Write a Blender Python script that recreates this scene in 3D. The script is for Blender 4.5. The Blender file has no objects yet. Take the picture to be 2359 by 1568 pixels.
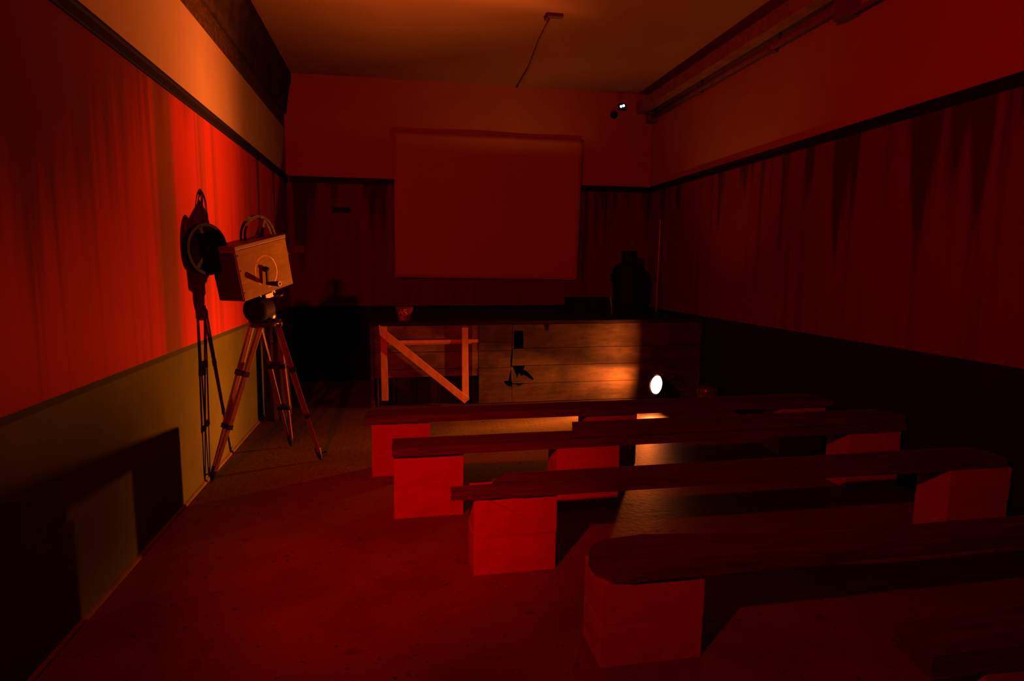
import bpy, bmesh, math, random
from mathutils import Vector, Matrix, noise

sc = bpy.context.scene
COL = sc.collection
R = math.radians
ALB = 0.38          # overall reflectance scale of the painted and wooden surfaces
rnd = random.Random(7)

# ------------------------------------------------------------------ materials
def node_mat(name):
    m = bpy.data.materials.new(name)
    m.use_nodes = True
    nt = m.node_tree
    b = nt.nodes['Principled BSDF']
    return m, nt, b

def N(nt, kind, **kw):
    n = nt.nodes.new(kind)
    for k, v in kw.items():
        setattr(n, k, v)
    return n

def L(nt, a, b):
    nt.links.new(a, b)

def coords(nt, scale=(1, 1, 1), kind='Object', loc=(0, 0, 0)):
    tc = N(nt, 'ShaderNodeTexCoord')
    mp = N(nt, 'ShaderNodeMapping')
    mp.inputs['Scale'].default_value = scale
    mp.inputs['Location'].default_value = loc
    L(nt, tc.outputs[kind], mp.inputs['Vector'])
    return mp.outputs['Vector']

def noise_fac(nt, vec, scale, lo=0.35, hi=0.65, detail=5, rough=0.6):
    n = N(nt, 'ShaderNodeTexNoise')
    n.inputs['Scale'].default_value = scale
    n.inputs['Detail'].default_value = detail
    n.inputs['Roughness'].default_value = rough
    L(nt, vec, n.inputs['Vector'])
    r = N(nt, 'ShaderNodeMapRange')
    r.interpolation_type = 'SMOOTHSTEP'
    r.inputs['From Min'].default_value = lo
    r.inputs['From Max'].default_value = hi
    L(nt, n.outputs['Fac'], r.inputs['Value'])
    return r.outputs['Result']

def mixc(nt, fac, a, b):
    m = N(nt, 'ShaderNodeMix', data_type='RGBA')
    for s, v in (('A', a), ('B', b)):
        i = [x for x in m.inputs if x.name == s and x.type == 'RGBA'][0]
        if isinstance(v, tuple):
            i.default_value = (v[0] * ALB, v[1] * ALB, v[2] * ALB, 1)
        else:
            L(nt, v, i)
    if isinstance(fac, float):
        m.inputs[0].default_value = fac
    else:
        L(nt, fac, m.inputs[0])
    return [x for x in m.outputs if x.type == 'RGBA'][0]

def math_n(nt, op, a, b=0.0):
    n = N(nt, 'ShaderNodeMath', operation=op)
    for i, v in enumerate((a, b)):
        if isinstance(v, (int, float)):
            n.inputs[i].default_value = v
        else:
            L(nt, v, n.inputs[i])
    return n.outputs[0]

def smooth(nt, v, lo, hi):
    r = N(nt, 'ShaderNodeMapRange')
    r.interpolation_type = 'SMOOTHSTEP'
    r.inputs['From Min'].default_value = lo
    r.inputs['From Max'].default_value = hi
    L(nt, v, r.inputs['Value'])
    return r.outputs['Result']

def bump(nt, b, h, strength=0.2, dist=0.01):
    n = N(nt, 'ShaderNodeBump')
    n.inputs['Strength'].default_value = strength
    n.inputs['Distance'].default_value = dist
    L(nt, h, n.inputs['Height'])
    L(nt, n.outputs['Normal'], b.inputs['Normal'])

def plain(name, c, rough=0.6, metal=0.0, c2=None, scale=8, stretch=(1, 1, 1), lo=.35, hi=.65, spec=0.4, bmp=0.0, kind='Object'):
    m, nt, b = node_mat(name)
    b.inputs['Roughness'].default_value = rough
    b.inputs['Metallic'].default_value = metal
    b.inputs['Specular IOR Level'].default_value = spec * .6
    if c2 is None:
        c2 = tuple(x * .75 for x in c)
    f = noise_fac(nt, coords(nt, stretch, kind), scale, lo, hi)
    L(nt, mixc(nt, f, c, c2), b.inputs['Base Color'])
    if bmp:
        bump(nt, b, f, bmp)
    return m

def emit(name, c, s):
    m, nt, b = node_mat(name)
    b.inputs['Base Color'].default_value = (*c, 1)
    b.inputs['Emission Color'].default_value = (*c, 1)
    b.inputs['Emission Strength'].default_value = s
    return m

M = {}
M['bench'] = plain('bench_wood', (.105, .07, .055), .7, c2=(.065, .045, .035), scale=5, stretch=(.6, 7, 7), bmp=.25, spec=.3)
M['block'] = plain('aerated_concrete', (.48, .46, .43), .95, c2=(.42, .40, .37), scale=9, spec=.05, bmp=.2)
M['pine'] = plain('pine_batten', (.95, .60, .32), .7, c2=(.75, .45, .24), scale=6, stretch=(4, 4, 1), spec=.3)
M['black'] = plain('black_paint', (.008, .007, .006), .7, spec=.15)
M['blackmetal'] = plain('black_metal', (.03, .028, .027), .45, metal=.3, spec=.15)
M['steel'] = plain('worn_steel', (.42, .36, .32), .35, metal=.9, c2=(.25, .2, .18), scale=20)
M['darkmetal'] = plain('dark_cast_metal', (.09, .075, .07), .4, metal=.7, c2=(.05, .04, .04), scale=25)
M['legwood'] = plain('varnished_leg_wood', (.24, .13, .07), .28, c2=(.17, .09, .045), scale=7, stretch=(6, 6, .7), spec=.6)
M['cloth'] = plain('dark_cloth', (.07, .05, .05), .85, c2=(.03, .02, .02), scale=5, stretch=(4, 4, .6), spec=.15)
M['film'] = plain('film_stock', (.010, .008, .007), .9, c2=(.006, .005, .005), scale=14, spec=.0)  # dark film, with the case's shadow put into its near-black colour
M['conduit'] = plain('painted_conduit', (.24, .16, .11), .8, spec=.15)
M['deck'] = plain('stage_deck_wood', (.035, .02, .02), .8, c2=(.02, .012, .01), scale=6, stretch=(1, 6, 6), spec=.1)
M['bucket'] = plain('red_bucket_paint', (.36, .025, .025), .65, c2=(.26, .02, .02), scale=14)
M['letter'] = plain('pale_lettering', (1.6, 1.4, 1.35), .8, c2=(.8, .5, .45), scale=22)
M['rail'] = plain('dark_rail_paint', (.012, .010, .008), .6, spec=.15)
M['screen'] = plain('screen_cloth', (.62, .52, .40), .9, c2=(.60, .50, .39), scale=2, spec=.05)
M['lens'] = emit('lit_lamp_glass', (1, .82, .55), 6.0)
M['led'] = emit('lit_led', (1, .72, .86), 2.5)

# stage boards: stained, chipped paint
def board_mat(name, c, c2, chip, lo):
    m, nt, b = node_mat(name)
    b.inputs['Roughness'].default_value = .72
    b.inputs['Specular IOR Level'].default_value = .25
    f = noise_fac(nt, coords(nt, (1.2, 1, 7)), 3, .3, .7)
    f4 = noise_fac(nt, coords(nt, (1, 1, 2.2)), 2.6, .42, .62)
    f2 = noise_fac(nt, coords(nt, (3.5, 1, 10)), 4, lo, lo + .06)
    f3 = noise_fac(nt, coords(nt, (1, 1, 1)), 60, .66, .70)
    col = mixc(nt, f, c, c2)
    col = mixc(nt, math_n(nt, 'MULTIPLY', f4, .75), col, tuple(x * .35 for x in c2))
    col = mixc(nt, f2, col, chip)
    col = mixc(nt, f3, col, (.04, .03, .02))
    L(nt, col, b.inputs['Base Color'])
    bump(nt, b, f, .3, .004)
    return m
M['clad'] = board_mat('dark_stained_board', (.12, .095, .045), (.07, .055, .026), (.38, .28, .20), .67)
M['panel'] = board_mat('bare_board', (.27, .19, .09), (.17, .12, .055), (.42, .30, .2), .70)

def floor_mat():
    m, nt, b = node_mat('worn_floor')
    v = coords(nt, (1, 1, 1))
    f = noise_fac(nt, v, 1.3, .35, .68, 6)
    f2 = noise_fac(nt, coords(nt, (1, 1, 1), loc=(3, 1, 0)), 7, .58, .72, 4)
    f3 = noise_fac(nt, coords(nt, (1, 1, 1), loc=(7, 2, 0)), 24, .665, .71, 2)
    f4 = noise_fac(nt, coords(nt, (1, 1, 1), loc=(1, 8, 0)), 46, .735, .77, 2)
    c = mixc(nt, f, (.205, .185, .075), (.14, .12, .05))
    c = mixc(nt, f2, c, (.13, .075, .04))
    c = mixc(nt, f3, c, (.045, .02, .015))
    c = mixc(nt, f4, c, (.42, .36, .34))
    L(nt, c, b.inputs['Base Color'])
    r = N(nt, 'ShaderNodeMapRange')
    r.inputs['To Min'].default_value = .5
    r.inputs['To Max'].default_value = .62
    L(nt, f2, r.inputs['Value'])
    L(nt, r.outputs['Result'], b.inputs['Roughness'])
    b.inputs['Specular IOR Level'].default_value = .07
    h = noise_fac(nt, v, 28, .2, .8, 5)
    bump(nt, b, h, .12, .01)
    return m
M['floor'] = floor_mat()

def wall_mat(name, dado_h, dado, mid, streak, upper, axis, bands=(), band_line=True, seed=0.0, drip_lo=.55, frieze=None, slant_tone=None):
    """painted wall: dark dado, red middle with long drips from the rail, pale top"""
    m, nt, b = node_mat(name)
    b.inputs['Roughness'].default_value = .85
    b.inputs['Specular IOR Level'].default_value = .12
    tc = N(nt, 'ShaderNodeTexCoord')
    sx = N(nt, 'ShaderNodeSeparateXYZ')
    L(nt, tc.outputs['Object'], sx.inputs[0])
    z = sx.outputs['Z']
    u = sx.outputs['Y' if axis == 'Y' else 'X']
    sc1 = (1, 3.2, .22) if axis == 'Y' else (3.2, 1, .22)
    sc2 = (1, 12, .35) if axis == 'Y' else (12, 1, .35)
    n1 = N(nt, 'ShaderNodeTexNoise'); n1.inputs['Scale'].default_value = 1.0; n1.inputs['Detail'].default_value = 4
    L(nt, coords(nt, sc1, loc=(seed, seed, seed)), n1.inputs['Vector'])
    n2 = N(nt, 'ShaderNodeTexNoise'); n2.inputs['Scale'].default_value = 1.0; n2.inputs['Detail'].default_value = 5
    L(nt, coords(nt, sc2, loc=(seed + 4, seed, 2)), n2.inputs['Vector'])
    # drips run down from the rail and thin out
    hgt = math_n(nt, 'MULTIPLY', math_n(nt, 'SUBTRACT', z, 2.1), .16)
    d1 = math_n(nt, 'ADD', n1.outputs['Fac'], hgt)
    d1 = math_n(nt, 'ADD', d1, math_n(nt, 'MULTIPLY', math_n(nt, 'SUBTRACT', n2.outputs['Fac'], .5), .22))
    drip = smooth(nt, d1, drip_lo, drip_lo + .10)
    fine = smooth(nt, n2.outputs['Fac'], .50, .72)
    lite = tuple(min(1, x * 1.15) for x in mid)
    c_mid = mixc(nt, fine, mid, tuple(x * .72 for x in mid))
    c_mid = mixc(nt, drip, c_mid, streak)
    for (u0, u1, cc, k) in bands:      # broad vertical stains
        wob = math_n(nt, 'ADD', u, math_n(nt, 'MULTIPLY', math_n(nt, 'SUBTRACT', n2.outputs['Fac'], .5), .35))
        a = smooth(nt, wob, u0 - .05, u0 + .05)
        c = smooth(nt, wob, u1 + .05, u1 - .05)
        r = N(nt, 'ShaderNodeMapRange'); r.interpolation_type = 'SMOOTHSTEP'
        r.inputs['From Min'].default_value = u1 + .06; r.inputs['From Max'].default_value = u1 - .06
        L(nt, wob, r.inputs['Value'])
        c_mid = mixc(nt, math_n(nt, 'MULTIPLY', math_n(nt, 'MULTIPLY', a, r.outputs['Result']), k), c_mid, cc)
    if slant_tone:      # middle zone turns a darker red above a slanting ragged edge
        u0, z0, slope, cc = slant_tone
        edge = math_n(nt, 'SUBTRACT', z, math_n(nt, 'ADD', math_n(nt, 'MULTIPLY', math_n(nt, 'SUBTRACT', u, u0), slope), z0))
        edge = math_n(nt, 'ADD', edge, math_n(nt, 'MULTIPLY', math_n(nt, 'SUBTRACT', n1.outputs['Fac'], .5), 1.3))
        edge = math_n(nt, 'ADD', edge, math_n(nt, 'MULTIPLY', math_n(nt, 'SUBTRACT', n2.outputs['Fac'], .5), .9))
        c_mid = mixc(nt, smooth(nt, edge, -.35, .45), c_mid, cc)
    n3 = noise_fac(nt, coords(nt, (1, 1, 1), loc=(seed, 0, 0)), 3, .3, .7)
    c_up = mixc(nt, n3, upper, tuple(x * .93 for x in upper))
    c_d = mixc(nt, n3, dado, tuple(x * .8 for x in dado))
    def step(h, soft=.003):
        wz = z
        return smooth(nt, wz, h - soft, h + soft)
    col = mixc(nt, step(dado_h), c_d, c_mid)
    if band_line:
        ln = math_n(nt, 'MULTIPLY', step(dado_h - .034), math_n(nt, 'SUBTRACT', 1.0, step(dado_h)))
        col = mixc(nt, ln, col, tuple(x * .45 for x in dado))
    col = mixc(nt, step(2.74), col, c_up)
    if frieze:
        f = noise_fac(nt, coords(nt, (1, 2, 5)), 7, .35, .6)
        cf = mixc(nt, f, frieze, tuple(x * .5 for x in frieze))
        col = mixc(nt, step(3.375, .006), col, cf)
    L(nt, col, b.inputs['Base Color'])
    bump(nt, b, noise_fac(nt, coords(nt, (1, 1, 1)), 45, .2, .8), .10, .006)
    return m

CREAM = (.55, .44, .32)
RED = (.60, .048, .026)
STREAK = (.115, .05, .02)
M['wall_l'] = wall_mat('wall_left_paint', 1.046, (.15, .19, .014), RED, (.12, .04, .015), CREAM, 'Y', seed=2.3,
                       bands=((4.10, 4.42, (.20, .085, .025), .85), (4.95, 5.1, (.2, .06, .02), .5), (5.3, 5.38, (.15, .05, .02), .45)), drip_lo=.615, frieze=(.10, .055, .025), slant_tone=(2.4, 1.45, .62, (.19, .022, .012)))
M['wall_r'] = wall_mat('wall_right_paint', 1.01, (.012, .014, .008), (.22, .028, .016), (.075, .04, .02), CREAM, 'Y', seed=5.1, band_line=False, drip_lo=.555)
M['wall_b'] = wall_mat('wall_back_paint', 1.045, (.006, .008, .004), (.20, .026, .016), (.06, .03, .016), (.55, .44, .34), 'X', seed=8.2, band_line=False, drip_lo=.56)
M['ceil'] = plain('ceiling_plaster', (.55, .43, .30), .9, c2=(.52, .40, .28), scale=2, spec=.05)

def case_mat():
    m, nt, b = node_mat('projector_case_wood')
    b.inputs['Roughness'].default_value = .75
    b.inputs['Specular IOR Level'].default_value = .06
    tc = N(nt, 'ShaderNodeTexCoord')
    sx = N(nt, 'ShaderNodeSeparateXYZ')
    L(nt, tc.outputs['Object'], sx.inputs[0])
    # worn scratch ring left by the turning crank (local x along the case, z up)
    dx = math_n(nt, 'SUBTRACT', sx.outputs['X'], 0.0)
    dz = math_n(nt, 'SUBTRACT', sx.outputs['Z'], .163)
    rr = math_n(nt, 'SQRT', math_n(nt, 'ADD', math_n(nt, 'MULTIPLY', dx, dx), math_n(nt, 'MULTIPLY', dz, dz)))
    ring = math_n(nt, 'SUBTRACT', 1.0, smooth(nt, math_n(nt, 'ABSOLUTE', math_n(nt, 'SUBTRACT', rr, .117)), .0025, .006))
    g = noise_fac(nt, coords(nt, (1.5, 1, 9)), 4, .3, .7)
    w = noise_fac(nt, coords(nt, (1, 1, 1), loc=(3, 3, 3)), 7, .42, .60)
    col = mixc(nt, g, (.34, .27, .085), (.24, .18, .05))
    col = mixc(nt, w, col, (.27, .20, .06))
    wr = noise_fac(nt, coords(nt, (1, 1, 1), loc=(1.3, 0, .6)), 6, .40, .55)
    col = mixc(nt, math_n(nt, 'MULTIPLY', ring, wr), col, (.9, .75, .6))
    L(nt, col, b.inputs['Base Color'])
    bump(nt, b, g, .1, .003)
    return m
M['case'] = case_mat()
M['lid'] = plain('projector_lid_wood', (.17, .12, .07), .5, c2=(.13, .09, .05), scale=5, stretch=(1, 6, 6))
M['casedark'] = plain('projector_dark_panel', (.04, .025, .025), .6, c2=(.03, .02, .02))

# ------------------------------------------------------------------ mesh helpers
def obj(name, bm, mat, parent=None, smoothshade=False):
    me = bpy.data.meshes.new(name)
    bmesh.ops.recalc_face_normals(bm, faces=bm.faces)
    if smoothshade:
        for f in bm.faces:
            f.smooth = True
    bm.to_mesh(me)
    bm.free()
    me.materials.append(mat)
    o = bpy.data.objects.new(name, me)
    COL.objects.link(o)
    if parent:
        o.parent = parent
    return o

def thing(name, label, cat, loc=(0, 0, 0), rot=None, group=None):
    o = bpy.data.objects.new(name, None)
    o.empty_display_size = .1
    COL.objects.link(o)
    o.location = loc
    if rot is not None:
        o.matrix_world = rot
    tag(o, label, cat, group)
    return o

def tag(o, label, cat, group=None):
    o['label'] = label
    o['category'] = cat
    if group:
        o['group'] = group
    return o

def struct(o):
    o['kind'] = 'structure'
    return o

def bm_new():
    return bmesh.new()

def box(bm, x0, x1, y0, y1, z0, z1, bev=0.0, mat=None):
    r = bmesh.ops.create_cube(bm, size=1)
    vs = r['verts']
    S = Matrix.Diagonal((x1 - x0, y1 - y0, z1 - z0, 1))
    T = Matrix.Translation(((x0 + x1) / 2, (y0 + y1) / 2, (z0 + z1) / 2))
    bmesh.ops.transform(bm, matrix=T @ S, verts=vs)
    if bev:
        es = list({e for v in vs for e in v.link_edges})
        rr = bmesh.ops.bevel(bm, geom=es, offset=bev, segments=2, affect='EDGES', profile=.6)
        vs = list({v for f in rr['faces'] for v in f.verts} | {v for v in vs if v.is_valid})
    if mat is not None:
        bmesh.ops.transform(bm, matrix=mat, verts=[v for v in vs if v.is_valid])
    return vs

def bar(bm, p0, p1, w, h, side=Vector((1, 0, 0)), bev=.003):
    """rectangular bar from p0 to p1; w across 'side', h across the third axis"""
    p0, p1 = Vector(p0), Vector(p1)
    d = p1 - p0
    ln = d.length
    zz = d.normalized()
    xx = (Vector(side) - zz * Vector(side).dot(zz)).normalized()
    yy = zz.cross(xx)
    mt = Matrix((xx, yy, zz)).transposed().to_4x4()
    mt.translation = p0
    box(bm, -w / 2, w / 2, -h / 2, h / 2, 0, ln, bev, mt)

def tube(bm, pts, r, seg=12, caps=True):
    pts = [Vector(p) for p in pts]
    rings = []
    up = Vector((0, 0, 1))
    for i, p in enumerate(pts):
        a = pts[max(0, i - 1)]
        b = pts[min(len(pts) - 1, i + 1)]
        t = (b - a).normalized()
        s = t.cross(up)
        if s.length < 1e-3:
            s = t.cross(Vector((1, 0, 0)))
        s.normalize()
        u = s.cross(t)
        rad = r[i] if isinstance(r, (list, tuple)) else r
        rings.append([bm.verts.new(p + (s * math.cos(2 * math.pi * k / seg) + u * math.sin(2 * math.pi * k / seg)) * rad) for k in range(seg)])
    for a, b in zip(rings, rings[1:]):
        for k in range(seg):
            bm.faces.new((a[k], a[(k + 1) % seg], b[(k + 1) % seg], b[k]))
    if caps:
        bm.faces.new(rings[0][::-1])
        bm.faces.new(rings[-1])

def lathe(bm, prof, mt=Matrix.Identity(4), seg=32):
    """prof: (radius, height) pairs spun about local z"""
    rings = []
    for r, h in prof:
        if r < 1e-6:
            rings.append([bm.verts.new(mt @ Vector((0, 0, h)))])
        else:
            rings.append([bm.verts.new(mt @ Vector((r * math.cos(2 * math.pi * k / seg), r * math.sin(2 * math.pi * k / seg), h))) for k in range(seg)])
    for a, b in zip(rings, rings[1:]):
        for k in range(seg):
            k2 = (k + 1) % seg
            if len(a) == 1 and len(b) == 1:
                continue
            if len(a) == 1:
                bm.faces.new((a[0], b[k], b[k2]))
            elif len(b) == 1:
                bm.faces.new((a[k], b[0], a[k2]))
            else:
                bm.faces.new((a[k], b[k], b[k2], a[k2]))

def prism(bm, outline, a0, a1, axis='Z'):
    """extrude a 2-D outline between a0 and a1 along the axis"""
    def P(p, a):
        if axis == 'Z':
            return Vector((p[0], p[1], a))
        if axis == 'Y':
            return Vector((p[0], a, p[1]))
        return Vector((a, p[0], p[1]))
    v0 = [bm.verts.new(P(p, a0)) for p in outline]
    v1 = [bm.verts.new(P(p, a1)) for p in outline]
    bm.faces.new(v0)
    bm.faces.new(v1[::-1])
    n = len(outline)
    for i in range(n):
        bm.faces.new((v0[i], v0[(i + 1) % n], v1[(i + 1) % n], v1[i]))
    bmesh.ops.triangulate(bm, faces=[f for f in bm.faces if len(f.verts) > 4])

def frame_mat(origin, zaxis, xhint=Vector((1, 0, 0))):
    z = Vector(zaxis).normalized()
    x = (Vector(xhint) - z * Vector(xhint).dot(z)).normalized()
    y = z.cross(x)
    m = Matrix((x, y, z)).transposed().to_4x4()
    m.translation = Vector(origin)
    return m

# ------------------------------------------------------------------ room
XL, XR, YB, YF, ZC = -1.41, 3.70, 8.72, -1.3, 4.08
T = .15
def slab(name, dims, mat):
    bm = bm_new()
    box(bm, *dims)
    return struct(obj(name, bm, mat))

slab('floor', (XL - T, XR + T, YF - T, YB + T, -.12, 0), M['floor'])
slab('ceiling', (XL - T, XR + T, YF - T, YB + T, ZC, ZC + .12), M['ceil'])
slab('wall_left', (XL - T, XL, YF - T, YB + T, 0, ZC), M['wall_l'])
slab('wall_right', (XR, XR + T, YF - T, YB + T, 0, ZC), M['wall_r'])
slab('wall_back', (XL, XR, YB, YB + T, 0, ZC), M['wall_b'])
slab('wall_front', (XL, XR, YF - T, YF, 0, ZC), M['wall_b'])

# picture rails: moulded boards on three walls
def rail(name, outline_fn):
    bm = bm_new()
    outline_fn(bm)
    return struct(obj(name, bm, M['rail']))
prof = [(0, 2.690), (.014, 2.690), (.017, 2.698), (.017, 2.745), (.026, 2.756), (.028, 2.770), (0, 2.772)]
def rl(bm):
    prism(bm, [(XL + a, z) for a, z in prof], YF, YB, 'Y')
def rr(bm):
    prism(bm, [(XR - a, z) for a, z in prof], YF, YB, 'Y')
def rb(bm):
    prism(bm, [(YB - a, z) for a, z in prof], XL + .036, XR - .036, 'X')
rail('trim_1', rl)
rail('trim_2', rr)
rail('trim_3', rb)
# cornice on the left wall: stepped cove between frieze and ceiling
bm = bm_new()
pc = [(XL, 3.56), (XL + .03, 3.56), (XL + .035, 3.60)]
for k in range(9):
    a = R(90 * k / 8)
    pc.append((XL + .04 + .05 * (1 - math.cos(a)), 3.62 + .30 * math.sin(a)))
pc += [(XL + .10, 3.95), (XL + .10, ZC), (XL, ZC)]
prism(bm, pc, YF, YB, 'Y')
struct(obj('trim_4', bm, plain('dark_cornice', (.06, .04, .03), .85, c2=(.03, .02, .018), scale=6, spec=.1)))
# skirting bead along the left wall
bm = bm_new()
prism(bm, [(XL, 0), (XL + .016, 0), (XL + .015, .010), (XL + .006, .018), (XL, .020)], YF, YB, 'Y')
struct(obj('baseboard_left', bm, plain('pale_bead', (.20, .17, .09), .7)))
# downstand trunking under the ceiling on the right
bm = bm_new()
box(bm, 3.44, 3.58, YF, 8.70, 3.80, 3.95, .006)
struct(obj('trim_5', bm, plain('trunking_paint', (.42, .3, .22), .85, spec=.1)))

# pipe on the right wall with brackets
t = thing('wall_pipe', 'dark round pipe running along the top of the right wall', 'pipe', (3.63, 6.6, 3.74))
bm = bm_new(); tube(bm, [(0, -1.9, 0), (0, 2.0, 0)], .035, 16)
obj('pipe_run', bm, M['conduit'], t, True)
bm = bm_new(); box(bm, -.055, .065, 1.92, 2.05, -.075, .06, .006)
obj('end_box', bm, M['conduit'], t)
bm = bm_new(); box(bm, -.06, .068, -2.0, -1.84, -.12, .09, .006); tube(bm, [(0, -1.92, -.10), (.0, -2.5, -.10)], .02, 10)
obj('junction_box', bm, M['conduit'], t)
for yy in (-.9, .6):
    bm = bm_new(); box(bm, -.042, .07, yy - .015, yy + .015, -.045, .045, .003)
    obj('bracket', bm, M['conduit'], t)

# ceiling rose and its conduit
t = thing('ceiling_fixture', 'small dark fixture on the ceiling with a conduit running to the back wall', 'ceiling fixture', (1.585, 6.22, ZC))
bm = bm_new(); box(bm, -.08, .08, -.03, .03, -.035, 0, .008); box(bm, -.085, -.055, -.02, .11, -.035, 0, .008)
obj('mounting_plate', bm, M['conduit'], t)
bm = bm_new(); tube(bm, [(-.03, .05, -.008), (.0, .7, -.008), (.08, 1.6, -.008), (.10, 2.49, -.008)], .011, 8)
obj('conduit', bm, plain('conduit_paint', (.40, .28, .19), .8), t, True)

# ------------------------------------------------------------------ projection screen
t = thing('projection_screen', 'large pale projection screen hanging on the back wall over the stage', 'screen', (1.31, YB - .05, 1.42))
bm = bm_new()
nx, nz = 40, 30
TL, TR, BL, BR = Vector((-.005, YB - .045, 3.40)), Vector((2.650, YB - .045, 3.40)), Vector((-.013, YB - .075, 1.44)), Vector((2.592, YB - .075, 1.412))
grid = []
for j in range(nz + 1):
    row = []
    for i in range(nx + 1):
        u, v = i / nx, j / nz
        p = TL.lerp(TR, u).lerp(BL.lerp(BR, u), v)
        p = p + Vector((0, .012 * noise.noise(Vector((u * 3 + v * 2, v * 1.2, .3))), 0))
        row.append(bm.verts.new(p - t.location))
    grid.append(row)
for j in range(nz):
    for i in range(nx):
        bm.faces.new((grid[j][i], grid[j][i + 1], grid[j + 1][i + 1], grid[j + 1][i]))
sheet = obj('screen_sheet', bm, M['screen'], t, True)
sol = sheet.modifiers.new('thick', 'SOLIDIFY'); sol.thickness = .004
bm = bm_new(); bar(bm, BL - t.location + Vector((0, .018, .012)), BR - t.location + Vector((0, .018, .012)), .018, .022, Vector((0, 1, 0)))
obj('bottom_batten', bm, M['conduit'], t)
bm = bm_new(); bar(bm, TL - t.location + Vector((.02, .022, -.02)), TR - t.location + Vector((-.02, .022, -.02)), .024, .03, Vector((0, 1, 0)))
obj('top_batten', bm, M['conduit'], t)
for k in (.12, .5, .88):
    q = TL.lerp(TR, k) - t.location
    bm = bm_new(); box(bm, q.x - .008, q.x + .008, q.y + .02, .0495, q.z - .03, q.z - .012, .002)
    obj('hook', bm, M['conduit'], t)

# back-wall bits
o = thing('wall_vent', 'small black slotted vent on the back wall left of the screen', 'vent', (-.715, YB, 2.342))
bm = bm_new(); box(bm, -.12, .12, -.012, 0, -.036, .036, .003)
obj('vent_plate', bm, M['black'], o)
bm = bm_new()
for k in range(3):
    box(bm, -.105, .105, -.018, -.010, -.026 + k * .02, -.018 + k * .02)
obj('louvres', bm, M['black'], o)
bm = bm_new(); box(bm, -.072, .072, -.022, 0, -.048, .048, .006)
o = obj('wall_plate', bm, plain('red_plate', (.30, .05, .04), .7)); o.location = (-1.28, YB, 1.807)
tag(o, 'small red plate low on the back wall beside the left corner', 'wall plate')

# little twin LED projector high on the back wall, and the black camera dome under it
t = thing('led_spotlight', 'tiny glowing twin led spotlight high on the back wall near the right corner', 'spotlight', (3.19, YB, 3.86))
bm = bm_new(); box(bm, -.055, .055, -.14, -.095, -.04, .045, .008)
obj('housing', bm, M['black'], t)
bm = bm_new(); tube(bm, [(0, 0, -.01), (0, -.10, 0)], .012, 8)
obj('wall_arm', bm, M['black'], t, True)
for dx, dz in ((-.021, .000), (.016, .012)):
    bm = bm_new(); lathe(bm, [(.0, .013), (.014, .009), (.019, 0), (.0, 0)], frame_mat((dx, -.14, dz), (0, -1, 0)), 16)
    obj('led', bm, M['led'], t, True)
t = thing('security_camera', 'small black camera on the back wall just below the glowing twin spotlight', 'camera', (3.115, YB, 3.775))
bm = bm_new(); lathe(bm, [(0, 0), (.05, 0), (.05, .02), (.042, .045), (.022, .06), (0, .064)], frame_mat((0, 0, 0), (0, -1, 0)), 20)
obj('dome', bm, M['black'], t, True)
bm = bm_new(); lathe(bm, [(0, -.01), (.055, -.01), (.055, .012), (0, .012)], frame_mat((0, 0, 0), (0, -1, 0)), 20)
obj('base_ring', bm, M['black'], t)

# ------------------------------------------------------------------ stage
SY = 6.97
st = thing('stage', 'low wooden stage with dark stained plank front across the back of the room', 'stage', (1.7, SY, 0))
so = Vector((1.7, SY, 0))
def stage_part(name, bm, mat):
    bmesh.ops.translate(bm, verts=bm.verts, vec=-so)
    return obj(name, bm, mat, st)
bm = bm_new(); box(bm, -.315, XR - .004, SY - .012, YB - .004, .935, .975, .004)
stage_part('deck', bm, M['deck'])
bm = bm_new(); box(bm, -.27, XR - .01, SY + .19, SY + .21, .0, .935)  # black sheet standing in for the darkness of the hollow stage
stage_part('dark_void_sheet', bm, M['black'])
bm = bm_new(); box(bm, -.30, -.262, SY - .01, SY + .04, 0, .935, .003)
stage_part('corner_post', bm, M['clad'])
bm = bm_new(); box(bm, -.29, -.255, SY + .04, YB - .02, 0, .935)
stage_part('side_panel', bm, M['deck'])
bm = bm_new(); box(bm, -.235, -.215, SY + .05, SY + .09, 0, .40, .003)
stage_part('lower_stud', bm, M['clad'])
# left hatch: bare boards behind a braced frame
zz = [.335, .43, .625, .722, .93]
for a, b_ in zip(zz, zz[1:]):
    bm = bm_new(); box(bm, -.255, .918, SY + .012, SY + .032, a + .003, b_ - .003, .002)
    stage_part('hatch_board', bm, M['panel'])
bm = bm_new(); box(bm, -.18, .918, SY - .004, SY + .014, .728, .765, .003); box(bm, -.18, .918, SY + .0, SY + .014, .715, .724, .002)
stage_part('hatch_ledge', bm, M['pine'])
bm = bm_new(); box(bm, .845, .922, SY - .002, SY + .012, .34, .928, .002)
stage_part('hatch_stile', bm, M['panel'])
for k in range(5):
    x0 = -.25 + k * .235
    bm = bm_new(); box(bm, x0 + .003, x0 + .231, SY + .11, SY + .128, .004, .36, .002)
    stage_part('skirting_board', bm, M['deck'])
bm = bm_new(); prism(bm, [(-.183, .085), (-.108, .085), (-.112, .93), (-.183, .93)], SY - .034, SY + .010, 'Y')
stage_part('upright', bm, M['pine'])
bm = bm_new(); prism(bm, [(.727, .09), (.805, .055), (.797, .905), (.727, .905)], SY - .034, SY - .002, 'Y')
stage_part('upright', bm, M['pine'])
bm = bm_new(); prism(bm, [(-.198, .948), (-.190, .835), (.752, .030), (.806, .088)], SY - .075, SY - .035, 'Y')
stage_part('diagonal_brace', bm, M['pine'])
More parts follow.
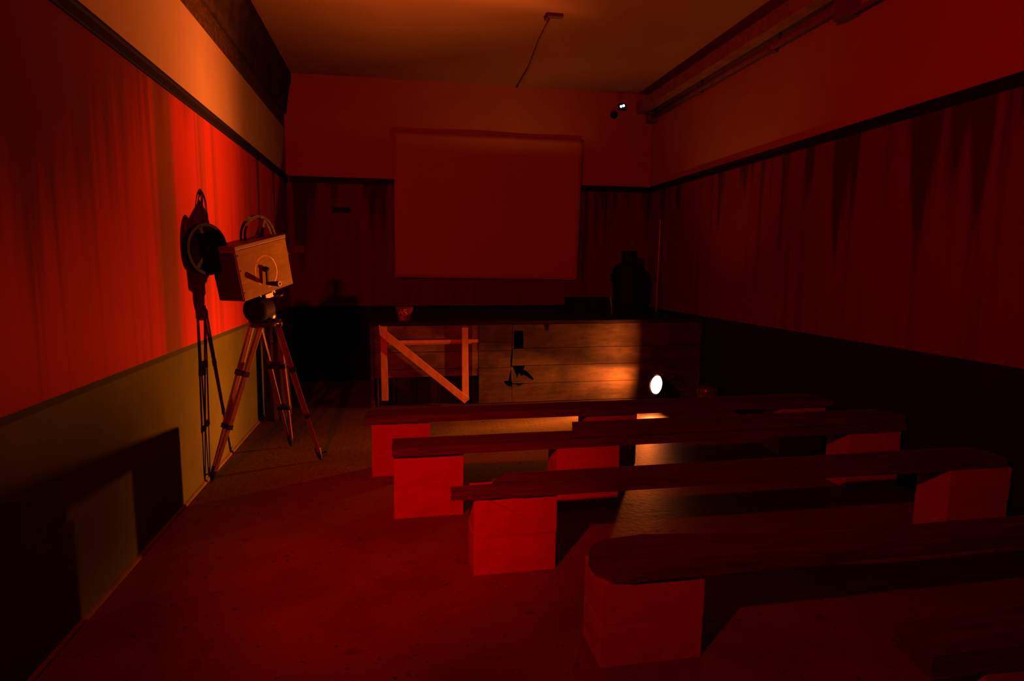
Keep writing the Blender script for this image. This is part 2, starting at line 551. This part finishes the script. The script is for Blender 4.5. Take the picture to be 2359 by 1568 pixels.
# plank front
PL = dict(
    a=[(.925, .736), (1.312, .730), (1.318, .93), (.925, .93)],
    b=[(.925, .630), (1.310, .626), (1.312, .726), (.925, .732)],
    c=[(.925, .430), (1.300, .430), (1.296, .50), (1.310, .622), (.925, .626)],
    d=[(.925, .012), (1.315, .012), (1.312, .20), (1.26, .213), (1.215, .262), (1.24, .272), (1.300, .262), (1.306, .426), (.925, .426)],
    e=[(1.335, .650), (1.338, .858), (1.445, .856), (1.452, .652), (XR - .01, .658), (XR - .01, .93), (1.322, .93), (1.318, .652)],
    f=[(1.314, .446), (XR - .01, .452), (XR - .01, .654), (1.325, .646)],
    g=[(1.318, .236), (XR - .01, .238), (XR - .01, .448), (1.47, .441), (1.452, .40), (1.50, .370), (1.575, .290), (1.565, .268), (1.46, .335), (1.42, .325), (1.40, .365), (1.375, .300), (1.352, .372), (1.325, .43), (1.306, .440), (1.306, .30)],
    h=[(1.318, .012), (XR - .01, .012), (XR - .01, .234), (1.46, .230), (1.40, .205), (1.36, .226), (1.318, .225)],
)
for k, ol in PL.items():
    y0 = SY - .006 + rnd.uniform(-.003, .003)
    bm = bm_new(); prism(bm, ol, y0, y0 + .024, 'Y')
    stage_part('front_plank', bm, M['clad'])
bm = bm_new(); prism(bm, [(1.70, .93), (1.755, .93), (1.745, .86), (1.722, .855)], SY - .012, SY - .004, 'Y')
stage_part('torn_strip', bm, M['black'])

# things on the stage
t = thing('fire_bucket', 'small red bucket with pale worn letters on the left front of the stage', 'bucket', (.09, 7.09, .975))
bm = bm_new(); lathe(bm, [(0, .004), (.070, .004), (.073, 0), (.074, .004), (.100, .145), (.104, .150), (.104, .156), (.098, .156), (.094, .148), (.070, .012), (0, .012)], seg=40)
obj('pail', bm, M['bucket'], t, True)
bm = bm_new()
tube(bm, [(.101 * math.cos(a), .101 * math.sin(a) * .55 - .0 + .05, .150 + .012 * math.sin(a)) for a in [R(5 + 170 * k / 14) for k in range(15)]], .003, 8)
obj('handle', bm, M['darkmetal'], t, True)
def letters(txt, size, zc, off_deg, parent):
    cu = bpy.data.curves.new('txt', 'FONT'); cu.body = txt; cu.size = size; cu.align_x = 'CENTER'; cu.align_y = 'CENTER'; cu.resolution_u = 3
    tmp = bpy.data.objects.new('txt', cu); COL.objects.link(tmp)
    dg = bpy.context.evaluated_depsgraph_get()
    me = bpy.data.meshes.new_from_object(tmp.evaluated_get(dg))
    bpy.data.objects.remove(tmp); bpy.data.curves.remove(cu)
    bm = bm_new(); bm.from_mesh(me); bpy.data.meshes.remove(me)
    bmesh.ops.subdivide_edges(bm, edges=bm.edges, cuts=2)
    for v in bm.verts:
        z = zc + v.co.y
        r = .074 + .026 * z / .145 + .0012
        a = R(-90 + off_deg) + v.co.x / r
        v.co = Vector((r * math.cos(a), r * math.sin(a), z))
    return obj('lettering', bm, M['letter'], parent)
letters('AS', .098, .102, -17, t)
letters('K', .07, .040, -26, t)

t = thing('milk_churn', 'tall black metal churn with a narrow neck standing on the stage by the right corner', 'churn', (3.15, 8.05, .975))
bm = bm_new(); lathe(bm, [(0, 0), (.195, 0), (.20, .015), (.205, .20), (.232, .44), (.236, .52), (.215, .62), (.150, .67), (.106, .69), (.104, .78), (.112, .80), (.112, .82), (0, .82)], seg=40)
obj('body', bm, M['black'], t, True)
bm = bm_new(); lathe(bm, [(0, .82), (.100, .82), (.104, .83), (.100, .845), (0, .85)], seg=32)
obj('lid', bm, M['black'], t, True)
for s in (-1, 1):
    bm = bm_new(); tube(bm, [(s * .205, 0, .56), (s * .255, 0, .53), (s * .262, 0, .45), (s * .236, 0, .42)], .010, 8)
    obj('handle', bm, M['black'], t, True)
t = thing('storage_trunk', 'low black trunk lying on the stage against the churn', 'trunk', (2.59, 8.05, .975))
bm = bm_new(); box(bm, -.295, .295, -.19, .19, 0, .155, .006)
obj('body', bm, M['black'], t)
bm = bm_new(); box(bm, -.298, .298, -.193, .193, .157, .21, .008)
obj('lid', bm, M['black'], t)
bm = bm_new(); box(bm, -.03, .03, -.200, -.190, .13, .18, .003)
obj('latch', bm, M['blackmetal'], t)
PALE = plain('pale_rod_metal', (1.6, 1.5, 1.6), .35)
def rod(x, y, h, lean, label):
    t = thing('metal_rod', label, 'rod', (x, y, .975))
    bm = bm_new(); tube(bm, [(0, 0, .006), (lean, 0, h)], .0045, 8)
    obj('shaft', bm, PALE, t, True)
    bm = bm_new(); lathe(bm, [(0, 0), (.035, 0), (.033, .008), (0, .010)], seg=18)
    obj('foot', bm, M['black'], t)
rod(3.545, 8.0, 1.28, .018, 'tall thin pale rod standing on the stage right of the black churn')
rod(2.78, 7.66, .235, -.022, 'short thin pale rod standing on the stage in front of the trunk')

# ------------------------------------------------------------------ benches: planks on aerated concrete blocks
def block_mesh(w, d, h, chips=(), seed=0):
    bm = bm_new()
    if chips:
        ol = [(0, 0), (w, 0), (w, h)]
        for (a, b_, dep) in sorted(chips, reverse=True):
            ol += [(b_, h), (b_ - .006, h - dep * .8), ((a + b_) / 2, h - dep * .85), (a + .02, h - dep), (a + .008, h - dep * 1.1), (a, h)]
        ol += [(0, h)]
        prism(bm, ol, 0, .07, 'Y')
        box(bm, 0, w, .07, d, 0, h)
        bmesh.ops.remove_doubles(bm, verts=bm.verts, dist=1e-5)
    else:
        box(bm, 0, w, 0, d, 0, h)
        es = bm.edges[:]
        bmesh.ops.bevel(bm, geom=es, offset=.0012, segments=1, affect='EDGES')
        bmesh.ops.subdivide_edges(bm, edges=bm.edges[:], cuts=2, use_grid_fill=True)
        for v in bm.verts:
            k = noise.noise(v.co * 9 + Vector((seed * 3.1, seed, 0)))
            n2 = noise.noise(v.co * 9 + Vector((seed * 1.7, 9, seed)))
            v.co += Vector((k * .0025, n2 * .0025, 0))
    return bm

ORD = ['farthest bench', 'second bench from the stage', 'middle bench', 'second nearest bench', 'nearest bench']
def stack(x, y, w, bench, end, chips=(), seed=0, d=.23, hh=.2095):
    for lvl, (z, h) in enumerate(((0, hh), (hh + .0005, hh - .0005))):
        which = ('lower', 'upper')[lvl]
        bm = block_mesh(w, d, h, chips if lvl else (), seed + lvl)
        o = obj('concrete_block', bm, M['block'])
        o.location = (x + (.001 if lvl else -.001), y + (0 if lvl else .001), z)
        o.rotation_euler = (0, 0, R(rnd.uniform(-.3, .3)))
        tag(o, '%s pale concrete block under the %s of the %s' % (which, end, ORD[bench]), 'block', 'concrete blocks carrying the plank benches')

stack(-.203, 4.634, .44, 0, 'left end', seed=1)
stack(1.49, 4.64, .43, 0, 'middle', seed=2)
stack(3.225, 4.63, .43, 0, 'right end', seed=3, chips=((.17, .30, .010),))
stack(-.035, 3.805, .44, 1, 'left end', seed=4)
stack(1.015, 3.77, .43, 1, 'middle', seed=5)
stack(3.21, 3.80, .43, 1, 'right end', seed=6, chips=((.20, .30, .014),))
stack(.373, 3.00, .437, 2, 'left end', seed=7, chips=((.055, .185, .016), (.25, .37, .016)))
stack(3.19, 2.95, .43, 2, 'right end', seed=8)
stack(.780, 2.178, .437, 3, 'left end', seed=9, hh=.182)
stack(1.80, 1.478, .43, 4, 'left end', seed=10, d=.18, hh=.171)

def plank(outline, z, th, name, label, seed=0):
    bm = bm_new()
    # resample the outline for slightly worn edges
    pts = []
    n = len(outline)
    for i in range(n):
        a, b_ = Vector(outline[i]), Vector(outline[(i + 1) % n])
        k = max(1, int((b_ - a).length / .12))
        for j in range(k):
            p = a.lerp(b_, j / k)
            nn = noise.noise(Vector((p.x * 3 + seed * 5, p.y * 3, seed)))
            pts.append((p.x + (0.004 * nn), p.y + .006 * nn))
    prism(bm, pts, 0, th)
    bmesh.ops.remove_doubles(bm, verts=bm.verts, dist=1e-5)
    top = [e for e in bm.edges if len(e.link_faces) == 2 and abs(e.calc_face_angle(0)) > 1.2]
    bmesh.ops.bevel(bm, geom=top, offset=.004, segments=1, affect='EDGES')
    o = obj(name, bm, M['bench'])
    cx = outline[0][0]
    o.location = (0, 0, z)
    return tag(o, label, 'bench plank', 'bench planks laid across concrete blocks')

ZP = .4225
plank([(-.245, 4.605), (3.74, 4.595), (3.745, 4.87), (-.205, 4.86), (-.235, 4.80)], ZP, .05, 'bench_plank', 'dark plank of the farthest bench, closest to the glowing lamp', 1)
plank([(-.043, 3.765), (3.67, 3.785), (3.68, 4.01), (-.038, 4.0)], ZP, .046, 'bench_plank', 'long dark plank on the second bench from the stage', 2)
plank([(1.145, 3.82), (3.73, 3.84), (3.76, 4.06), (1.20, 4.05)], ZP + .055, .040, 'bench_plank', 'short dark plank overlapping the top of another plank on the second bench from the stage', 3)
plank([(.258, 2.985), (3.60, 2.96), (3.60, 3.21), (.56, 3.20), (.47, 3.05), (.262, 3.045)], ZP, .048, 'bench_plank', 'dark plank of the middle bench with a narrow notched left end', 4)
plank([(.815, 2.172), (.90, 2.160), (3.35, 2.160), (3.35, 2.335), (2.0, 2.33), (1.05, 2.445), (.885, 2.425), (.800, 2.38), (.768, 2.32), (.772, 2.24)], .3680, .053, 'bench_plank', 'broad dark plank of the second nearest bench with a rounded left end', 5)
plank([(1.600, 1.485), (2.9, 1.44), (2.9, 1.70), (1.63, 1.650)], .3460, .074, 'bench_plank', 'thick dark plank cut off by the bottom right corner, on the nearest bench', 6)

# ------------------------------------------------------------------ wooden tripod
AP = Vector((-1.0, 5.0, 1.15))
t = thing('tripod', 'old wooden surveyor style tripod with twin shaft legs against the left wall', 'tripod', (AP.x, AP.y, 0))
to = Vector((AP.x, AP.y, 0))
def tpart(name, bm, mat, parent=None, sm=False):
    if parent is None:
        bmesh.ops.translate(bm, verts=bm.verts, vec=-to)
        return obj(name, bm, mat, t, sm)
    bmesh.ops.translate(bm, verts=bm.verts, vec=-to)
    return obj(name, bm, mat, parent, sm)
bm = bm_new(); lathe(bm, [(0, 1.125), (.115, 1.125), (.125, 1.135), (.125, 1.158), (.118, 1.166), (0, 1.166)], Matrix.Translation((AP.x, AP.y, 0)), 36)
tpart('top_plate', bm, M['darkmetal'])
bm = bm_new()
lathe(bm, [(0, 1.166), (.055, 1.166), (.058, 1.175), (.052, 1.19), (.058, 1.20), (.058, 1.222), (.052, 1.23), (.05, 1.26), (.028, 1.29), (.022, 1.34), (0, 1.34)], Matrix.Translation((AP.x + .02, AP.y, 0)), 32)
tpart('pan_head', bm, M['steel'], sm=True)
bm = bm_new()
lathe(bm, [(0, -.075), (.088, -.075), (.098, -.06), (.098, .06), (.088, .075), (0, .075)], frame_mat((AP.x - .03, AP.y - .06, 1.262), (.35, .93, .1)), 32)
tpart('gear_drum', bm, M['black'])
hd = Vector((-1.046, 5.013, 1.392))
e1 = Vector((.475, .855, .21)); e2 = Vector((-.102, -.184, .978)); e3 = Vector((-.874, .485, 0))
e1.normalize(); e2 = (e2 - e1 * e2.dot(e1)).normalized(); e3 = e2.cross(e1)
MB = Matrix((e1, e3, e2)).transposed().to_4x4(); MB.translation = hd
bm = bm_new(); box(bm, -.075, .10, -.075, .075, -.030, -.001, .004, MB); box(bm, -.04, .05, -.095, -.075, -.045, -.008, .003, MB)
tpart('mounting_plate', bm, M['steel'])
bm = bm_new(); box(bm, -.035, .035, -.05, .05, -.11, -.03, .006, MB)
tpart('tilt_bracket', bm, M['darkmetal'])
bm = bm_new(); tube(bm, [MB @ Vector((.07, -.08, -.05)), MB @ Vector((.10, -.12, -.05))], .009, 10); tube(bm, [MB @ Vector((.08, -.125, -.05)), MB @ Vector((.125, -.115, -.05))], .008, 10)
tpart('locking_key', bm, M['steel'], sm=True)

FEET = [Vector((-1.372, 4.715, 0)), Vector((-.632, 5.11, 0)), Vector((-.94, 5.56, 0))]
for F in FEET:
    rad = (F - to); rad.z = 0; rad.normalize()
    lat = Vector((-rad.y, rad.x, 0))
    top = AP + rad * .085 + Vector((0, 0, -.03))
    ax = (F - top)
    def at(s, k):   # s along the leg, k sideways
        return top + ax * s + lat * k
    lb = bpy.data.objects.new('leg', None); lb.empty_display_size = .05; COL.objects.link(lb); lb.parent = t
    out = ax.normalized().cross(lat)
    for sd in (-1, 1):
        bm = bm_new(); bar(bm, at(-.01, sd * .072), at(.66, sd * .036), .031, .036, lat, .004)
        tpart('shaft', bm, M['legwood'], lb)
        bm = bm_new(); bar(bm, at(.60, sd * .034) + out * .0, at(.93, sd * .014), .020, .028, lat, .003)
        tpart('lower_shaft', bm, M['legwood'], lb)
    bm = bm_new(); bar(bm, at(.30, -.076), at(.30, .076), .042, .050, ax, .004)
    tpart('spreader_clamp', bm, M['blackmetal'], lb)
    bm = bm_new(); bar(bm, at(.645, -.056), at(.645, .056), .036, .046, ax, .004)
    tpart('lower_clamp', bm, M['blackmetal'], lb)
    bm = bm_new(); bar(bm, at(-.03, -.09), at(-.03, .09), .05, .05, ax, .006); tube(bm, [at(-.015, -.104), at(-.015, .104)], .012, 10)
    tpart('hinge', bm, M['darkmetal'], lb)
    bm = bm_new(); tube(bm, [at(.90, 0), at(.95, 0), at(.985, 0), F + Vector((0, 0, .001))], [.026, .022, .014, .003], 14)
    bar(bm, at(.945, 0), at(.945, 0) + rad * .06 + Vector((0, 0, .006)), .020, .008, lat, .002)
    tpart('foot_spike', bm, M['blackmetal'], lb)

# ------------------------------------------------------------------ hand-cranked film projector on the tripod
PB = Matrix((e1, e3, e2)).transposed().to_4x4(); PB.translation = hd
p = thing('film_projector', 'wooden hand cranked film projector with two reels mounted on the tripod', 'projector', rot=PB)
LH, DH, HT = .2755, .1125, .3995
bm = bm_new(); box(bm, -LH, LH, -DH, DH, .001, HT - .032, .004)
obj('case', bm, M['case'], p)
bm = bm_new(); box(bm, -LH - .004, LH + .004, -DH - .004, DH + .004, HT - .029, HT, .004)
obj('lid', bm, M['lid'], p)
bm = bm_new(); box(bm, -LH - .010, -LH - .001, -DH + .006, DH - .004, .010, HT - .040, .003)
rear = obj('rear_door', bm, M['casedark'], p); rear['label'] = 'dark rear door'
bm = bm_new()
lathe(bm, [(0, 0), (.045, 0), (.045, .05), (.052, .055), (.052, .09), (.044, .09), (.04, .07), (0, .07)], frame_mat((LH, 0, .24), (1, 0, 0), Vector((0, 1, 0))), 28)
obj('lens', bm, M['darkmetal'], p, True)
# crank
bm = bm_new(); tube(bm, [(-.023, -DH, .185), (-.023, -DH - .022, .185)], .020, 16); tube(bm, [(-.023, -DH - .02, .185), (-.023, -DH - .040, .185)], .013, 12)
cr = obj('crank', bm, M['blackmetal'], p, True)
bm = bm_new(); bar(bm, (-.023, -DH - .028, .20), (-.046, -DH - .028, .072), .020, .014, Vector((1, 0, 0)), .003)
obj('crank_arm', bm, M['blackmetal'], cr)
bm = bm_new(); tube(bm, [(-.046, -DH - .022, .080), (-.046, -DH - .04, .080), (-.046, -DH - .055, .080), (-.046, -DH - .105, .080), (-.046, -DH - .130, .080), (-.046, -DH - .135, .080)], [.012, .012, .016, .019, .021, .018], 16)
obj('crank_handle', bm, M['blackmetal'], cr, True)
bm = bm_new(); lathe(bm, [(.010, 0), (.021, 0), (.021, .004), (.010, .004)], frame_mat((-.046, -DH - .136, .080), (0, -1, 0)), 18)
obj('end_ring', bm, M['steel'], cr)
for k, (x, z) in enumerate(((-.262, .33), (-.262, .22), (-.262, .06))):
    bm = bm_new(); lathe(bm, [(0, .004), (.006, .003), (.007, 0), (0, 0)], frame_mat((x, -DH, z), (0, -1, 0)), 10)
    obj('screw', bm, M['blackmetal'], p)

def ring_disc(bm, r0, r1, y0, y1, mt, seg=48):
    lathe(bm, [(r0, y0), (r1, y0), (r1, y1), (r0, y1), (r0, y0)], mt, seg)

def reel(name, cx, cy, cz, r, film_r, parent, spin, metal='black'):
    f = frame_mat((cx, cy, cz), (0, 1, 0), Vector((1, 0, 0)))
    bm = bm_new()
    lathe(bm, [(0, -.020), (.030, -.020), (.030, .020), (0, .020)], f, 24)
    rl_ = obj(name, bm, M[metal], parent)
    for y0 in (-.020, .017):
        bm = bm_new()
        ring_disc(bm, r - .021, r, y0, y0 + .003, f)
        for k in range(3):
            a = R(spin + 120 * k)
            prism_pts = []
            d = Vector((math.cos(a), math.sin(a)))
            nrm = Vector((-d.y, d.x))
            a0, a1 = d * .02, d * (r - .012)
            pts = [a0 + nrm * .022, d * (r * .55) + nrm * .012, a1 + nrm * .016, a1 - nrm * .016, d * (r * .55) - nrm * .012, a0 - nrm * .022]
            v0 = [bm.verts.new(f @ Vector((q.x, q.y, y0))) for q in pts]
            v1 = [bm.verts.new(f @ Vector((q.x, q.y, y0 + .003))) for q in pts]
            bm.faces.new(v0); bm.faces.new(v1[::-1])
            for i in range(6):
                bm.faces.new((v0[i], v0[(i + 1) % 6], v1[(i + 1) % 6], v1[i]))
        obj('flange', bm, M[metal], rl_)
    if film_r:
        bm = bm_new(); ring_disc(bm, .028, film_r, -.0165, .0165, f)
        obj('film_roll', bm, M['film'], rl_, False)
    return rl_
reel('supply_reel', .147, .03, .385, .18, .0, p, 62, 'darkmetal')
reel('take_up_reel', -.372, .045, .40, .180, .162, p, 20)  # black flanges and film stand in for the shadow of the case
# loose film hanging over the upper reel
bm = bm_new()
f = frame_mat((.147, .03, .385), (0, 1, 0), Vector((1, 0, 0)))
loop = [(.172, R(-96)), (.172, R(-84)), (.165, R(-70)), (.13, R(-62)), (.08, R(-55)), (.035, R(-40))]
pr = None
for rr_, a in loop:
    q = [bm.verts.new(f @ Vector((rr_ * math.cos(a), rr_ * math.sin(a), s))) for s in (-.016, .016)]
    if pr:
        bm.faces.new((pr[0], pr[1], q[1], q[0]))
    pr = q
lf = obj('loose_film', bm, plain('amber_film', (.22, .17, .07), .3), p)
lf.modifiers.new('t', 'SOLIDIFY').thickness = .0012
# arms that carry the rear reel
bm = bm_new(); bar(bm, (-.26, .06, HT - .02), (-.372, .072, .40), .03, .010, Vector((0, 0, 1)), .003); tube(bm, [(-.372, .072, .40), (-.372, .02, .40)], .008, 10)
obj('reel_arm', bm, M['darkmetal'], p)
bm = bm_new(); bar(bm, (.147, .09, HT - .03), (.147, .09, .40), .03, .010, Vector((1, 0, 0)), .003); tube(bm, [(.147, .09, .39), (.147, .0, .385)], .008, 10)
obj('reel_arm', bm, M['darkmetal'], p)

# ------------------------------------------------------------------ dark cloth bundle leaning behind the tripod
t = thing('cloth_bundle', 'tall dark cloth bundle leaning on the left wall behind the tripod', 'cloth bundle', (-1.24, 6.62, 0))
bm = bm_new()
rings = []
for i in range(22):
    v = i / 21
    row = []
    for k in range(36):
        a = 2 * math.pi * k / 36
        r = (.125 - .03 * v) * (1 + .18 * noise.noise(Vector((math.cos(a) * 2.2, math.sin(a) * 2.2, v * 1.3))) + .10 * math.sin(7 * a + v * 2))
        if v < .06: r *= .86 + 2.3 * v
        if v > .95: r *= .75
        row.append(bm.verts.new((r * math.cos(a) - .025 * v, r * math.sin(a) + .02 * v, .98 * v)))
    rings.append(row)
for a, b_ in zip(rings, rings[1:]):
    for k in range(36):
        bm.faces.new((a[k], a[(k + 1) % 36], b_[(k + 1) % 36], b_[k]))
bm.faces.new(rings[0][::-1]); bm.faces.new(rings[-1])
obj('cloth', bm, M['cloth'], t, True)
for zz_ in (.42, .80):
    bm = bm_new(); lathe(bm, [(.118 - .03 * zz_, zz_ - .010), (.128 - .03 * zz_, zz_ - .006), (.128 - .03 * zz_, zz_ + .006), (.118 - .03 * zz_, zz_ + .010), (.118 - .03 * zz_, zz_ - .010)], Matrix.Translation((-.02 * zz_, .02 * zz_, 0)), 32)
    obj('strap', bm, M['black'], t)

# ------------------------------------------------------------------ work lamp on the floor in front of the stage
LC = Vector((2.885, 6.45, .275))
AX = Vector((-.95, -.22, .21)).normalized()
t = thing('work_lamp', 'glowing hooded work lamp on the floor between stage and farthest bench', 'lamp', (LC.x, LC.y, 0))
FM = frame_mat(LC - Vector((LC.x, LC.y, 0)), AX, Vector((0, 0, 1)))
bm = bm_new(); lathe(bm, [(.116, 0), (.113, -.03), (.098, -.09), (.07, -.14), (.05, -.16), (.05, -.21), (.0, -.215), (.0, -.211), (.046, -.206), (.046, -.158), (.066, -.136), (.093, -.088), (.108, -.03), (.112, 0), (.116, 0)], FM, 40)
obj('hood', bm, M['blackmetal'], t, True)
bm = bm_new(); lathe(bm, [(0, -.004), (.05, -.005), (.104, -.012), (.104, -.016), (0, -.010)], FM, 40)
obj('lamp_glass', bm, M['lens'], t, True)
bm = bm_new()
hb = [FM @ Vector((.116, 0, -.05)), FM @ Vector((.15, 0, -.10)), FM @ Vector((.155, 0, -.26)), FM @ Vector((.13, 0, -.30))]
tube(bm, hb, .009, 10)
obj('carrying_handle', bm, M['steel'], t, True)
for s in (-1, 1):
    bm = bm_new()
    q = FM @ Vector((0, s * .112, -.05))
    bar(bm, q, Vector((q.x + .02, q.y, .012)), .022, .008, AX, .002)
    obj('yoke_arm', bm, M['darkmetal'], t)
bm = bm_new(); q0 = FM @ Vector((0, -.13, -.05)); q1 = FM @ Vector((0, .13, -.05))
bar(bm, (q0.x + .02, q0.y, .010), (q1.x + .02, q1.y, .010), .10, .016, Vector((1, 0, 0)), .003)
obj('base_bar', bm, M['darkmetal'], t)
t = thing('metal_pot', 'round dark metal pot on the floor to the right of the glowing lamp', 'pot', (3.50, 6.42, 0))
bm = bm_new(); lathe(bm, [(0, .004), (.105, .004), (.118, .02), (.13, .12), (.128, .22), (.120, .235), (.0, .262), (.0, .257), (.116, .229), (.12, .22), (.122, .12), (.11, .024), (0, .012)], seg=40)
obj('pot_body', bm, plain('glossy_dark_enamel', (.12, .03, .03), .18, spec=.6), t, True)
bm = bm_new(); lathe(bm, [(0, .262), (.012, .264), (.018, .276), (.012, .288), (0, .29)], seg=16)
obj('lid_knob', bm, M['darkmetal'], t, True)

# ------------------------------------------------------------------ lights
WARM = (1.0, .165, .022)
def pt(name, loc, I, col, size):
    l = bpy.data.lights.new(name, 'POINT')
    l.energy = I * 39.48
    l.color = col
    l.shadow_soft_size = size
    o = bpy.data.objects.new(name, l)
    o.location = loc
    COL.objects.link(o)
    return l, o

# the lamp's own light distribution (like a photometric file): strength by direction
wl, wo = pt('work_lamp_light', LC + AX * .035, 71.0, WARM, .028)
wl.use_nodes = True
nt = wl.node_tree
em = nt.nodes['Emission']
tc = N(nt, 'ShaderNodeTexCoord')
sx = N(nt, 'ShaderNodeSeparateXYZ')
L(nt, tc.outputs['Normal'], sx.inputs[0])
az = math_n(nt, 'ARCTAN2', math_n(nt, 'MULTIPLY', sx.outputs['Y'], -1.0), math_n(nt, 'MULTIPLY', sx.outputs['X'], -1.0))
el = math_n(nt, 'ARCSINE', sx.outputs['Z'])
def curve(nt, v, lo, hi, pts):
    mr = N(nt, 'ShaderNodeMapRange')
    mr.inputs['From Min'].default_value = R(lo)
    mr.inputs['From Max'].default_value = R(hi)
    L(nt, v, mr.inputs['Value'])
    fc = N(nt, 'ShaderNodeFloatCurve')
    c = fc.mapping.curves[0]
    q = [((a - lo) / (hi - lo), b) for a, b in pts]
    c.points[0].location = q[0]
    c.points[-1].location = q[-1]
    for a in q[1:-1]:
        c.points.new(*a)
    for pnt in c.points:
        pnt.handle_type = 'VECTOR'
    fc.mapping.update()
    L(nt, mr.outputs['Result'], fc.inputs['Value'])
    return fc.outputs['Value']
fa = curve(nt, az, -180, 180, [(-180, 0), (-97, 0), (-86, .035), (-62, .125), (-42, .095), (-30, .075), (-14, .20), (0, .42), (5, .52), (9, .72), (13, 1.05), (17, 1.32), (25, .80), (31, .52), (37, .34), (42, .24), (50, .13), (60, .055), (68, .014), (74, .005), (82, .001), (93, 0), (180, 0)])
fe = curve(nt, el, -90, 90, [(-90, .04), (-40, .08), (-15, .65), (0, 1), (10, 1.04), (18, .80), (31, 1.45), (40, 1.4), (57, .78), (78, .35), (90, .28)])
hi = smooth(nt, el, R(50), R(82))
fa = math_n(nt, 'ADD', math_n(nt, 'MULTIPLY', fa, math_n(nt, 'SUBTRACT', 1.0, hi)), math_n(nt, 'MULTIPLY', hi, .16))
low = math_n(nt, 'MULTIPLY', smooth(nt, el, R(-6), R(0)), math_n(nt, 'SUBTRACT', 1.0, smooth(nt, el, R(3), R(10))))
low = math_n(nt, 'MULTIPLY', math_n(nt, 'MULTIPLY', low, smooth(nt, az, R(26), R(38))), .75)
fa = math_n(nt, 'MULTIPLY', fa, math_n(nt, 'SUBTRACT', 1.0, low))
far = math_n(nt, 'MULTIPLY', smooth(nt, el, R(7), R(15)), math_n(nt, 'SUBTRACT', 1.0, smooth(nt, el, R(38), R(56))))
far = math_n(nt, 'MULTIPLY', math_n(nt, 'MULTIPLY', far, math_n(nt, 'SUBTRACT', 1.0, smooth(nt, az, R(-2), R(9)))), .68)
fa = math_n(nt, 'MULTIPLY', fa, math_n(nt, 'SUBTRACT', 1.0, far))
near = math_n(nt, 'MULTIPLY', math_n(nt, 'SUBTRACT', 1.0, smooth(nt, el, R(-26), R(-12))), math_n(nt, 'SUBTRACT', 1.0, smooth(nt, az, R(80), R(92))))
near = math_n(nt, 'MULTIPLY', math_n(nt, 'MULTIPLY', near, smooth(nt, az, R(-20), R(20))), .17)
fa = math_n(nt, 'MAXIMUM', fa, near)
L(nt, math_n(nt, 'MULTIPLY', fa, fe), em.inputs['Strength'])

# red lamp high on the left wall just behind the camera
RP = Vector((-1.33, -.03, 2.78))
l = bpy.data.lights.new('red_lamp_light', 'SPOT')
l.energy = 21.0 * 39.48
l.color = (1, 0, 0)
l.spot_size = R(140)
l.spot_blend = 1.0
l.shadow_soft_size = .05
o = bpy.data.objects.new('red_lamp_light', l)
o.location = RP
o.rotation_euler = Vector((.45, .88, .05)).to_track_quat('-Z', 'Y').to_euler()
COL.objects.link(o)
l = bpy.data.lights.new('red_boost_spot', 'SPOT')  # extra spot added at the same point to brighten the bench blocks
l.energy = 32.0 * 39.48
l.color = (1, 0, 0)
l.spot_size = R(34)
l.spot_blend = 1.0
l.shadow_soft_size = .05
o = bpy.data.objects.new('red_boost_spot', l)
o.location = RP
o.rotation_euler = (Vector((.10, 3.75, .15)) - RP).to_track_quat('-Z', 'Y').to_euler()
COL.objects.link(o)

w = bpy.data.worlds.new('World')
sc.world = w
w.use_nodes = True
w.node_tree.nodes['Background'].inputs['Color'].default_value = (0, 0, 0, 1)
w.node_tree.nodes['Background'].inputs['Strength'].default_value = 0

# ------------------------------------------------------------------ camera
cam = bpy.data.cameras.new('camera')
co = bpy.data.objects.new('camera', cam)
COL.objects.link(co)
F = 1411.7
cam.sensor_fit = 'HORIZONTAL'
cam.sensor_width = 36
cam.lens = F / 2359 * 36
cam.clip_start = .02
yaw, pitch, roll = R(10.677), R(6.886), R(.3813)
cy, sy = math.cos(yaw), math.sin(yaw)
fw = Vector((sy * math.cos(pitch), cy * math.cos(pitch), -math.sin(pitch)))
rt = Vector((cy, -sy, 0))
up = rt.cross(fw)
r2 = rt * math.cos(roll) + up * math.sin(roll)
u2 = up * math.cos(roll) - rt * math.sin(roll)
m = Matrix((r2, u2, -fw)).transposed().to_4x4()
m.translation = Vector((0, 0, 1.6))
co.matrix_world = m
sc.camera = co

sc.view_settings.view_transform = 'Standard'
sc.view_settings.look = 'None'
sc.view_settings.exposure = 0
sc.view_settings.gamma = 1
sc.view_settings.use_curve_mapping = False
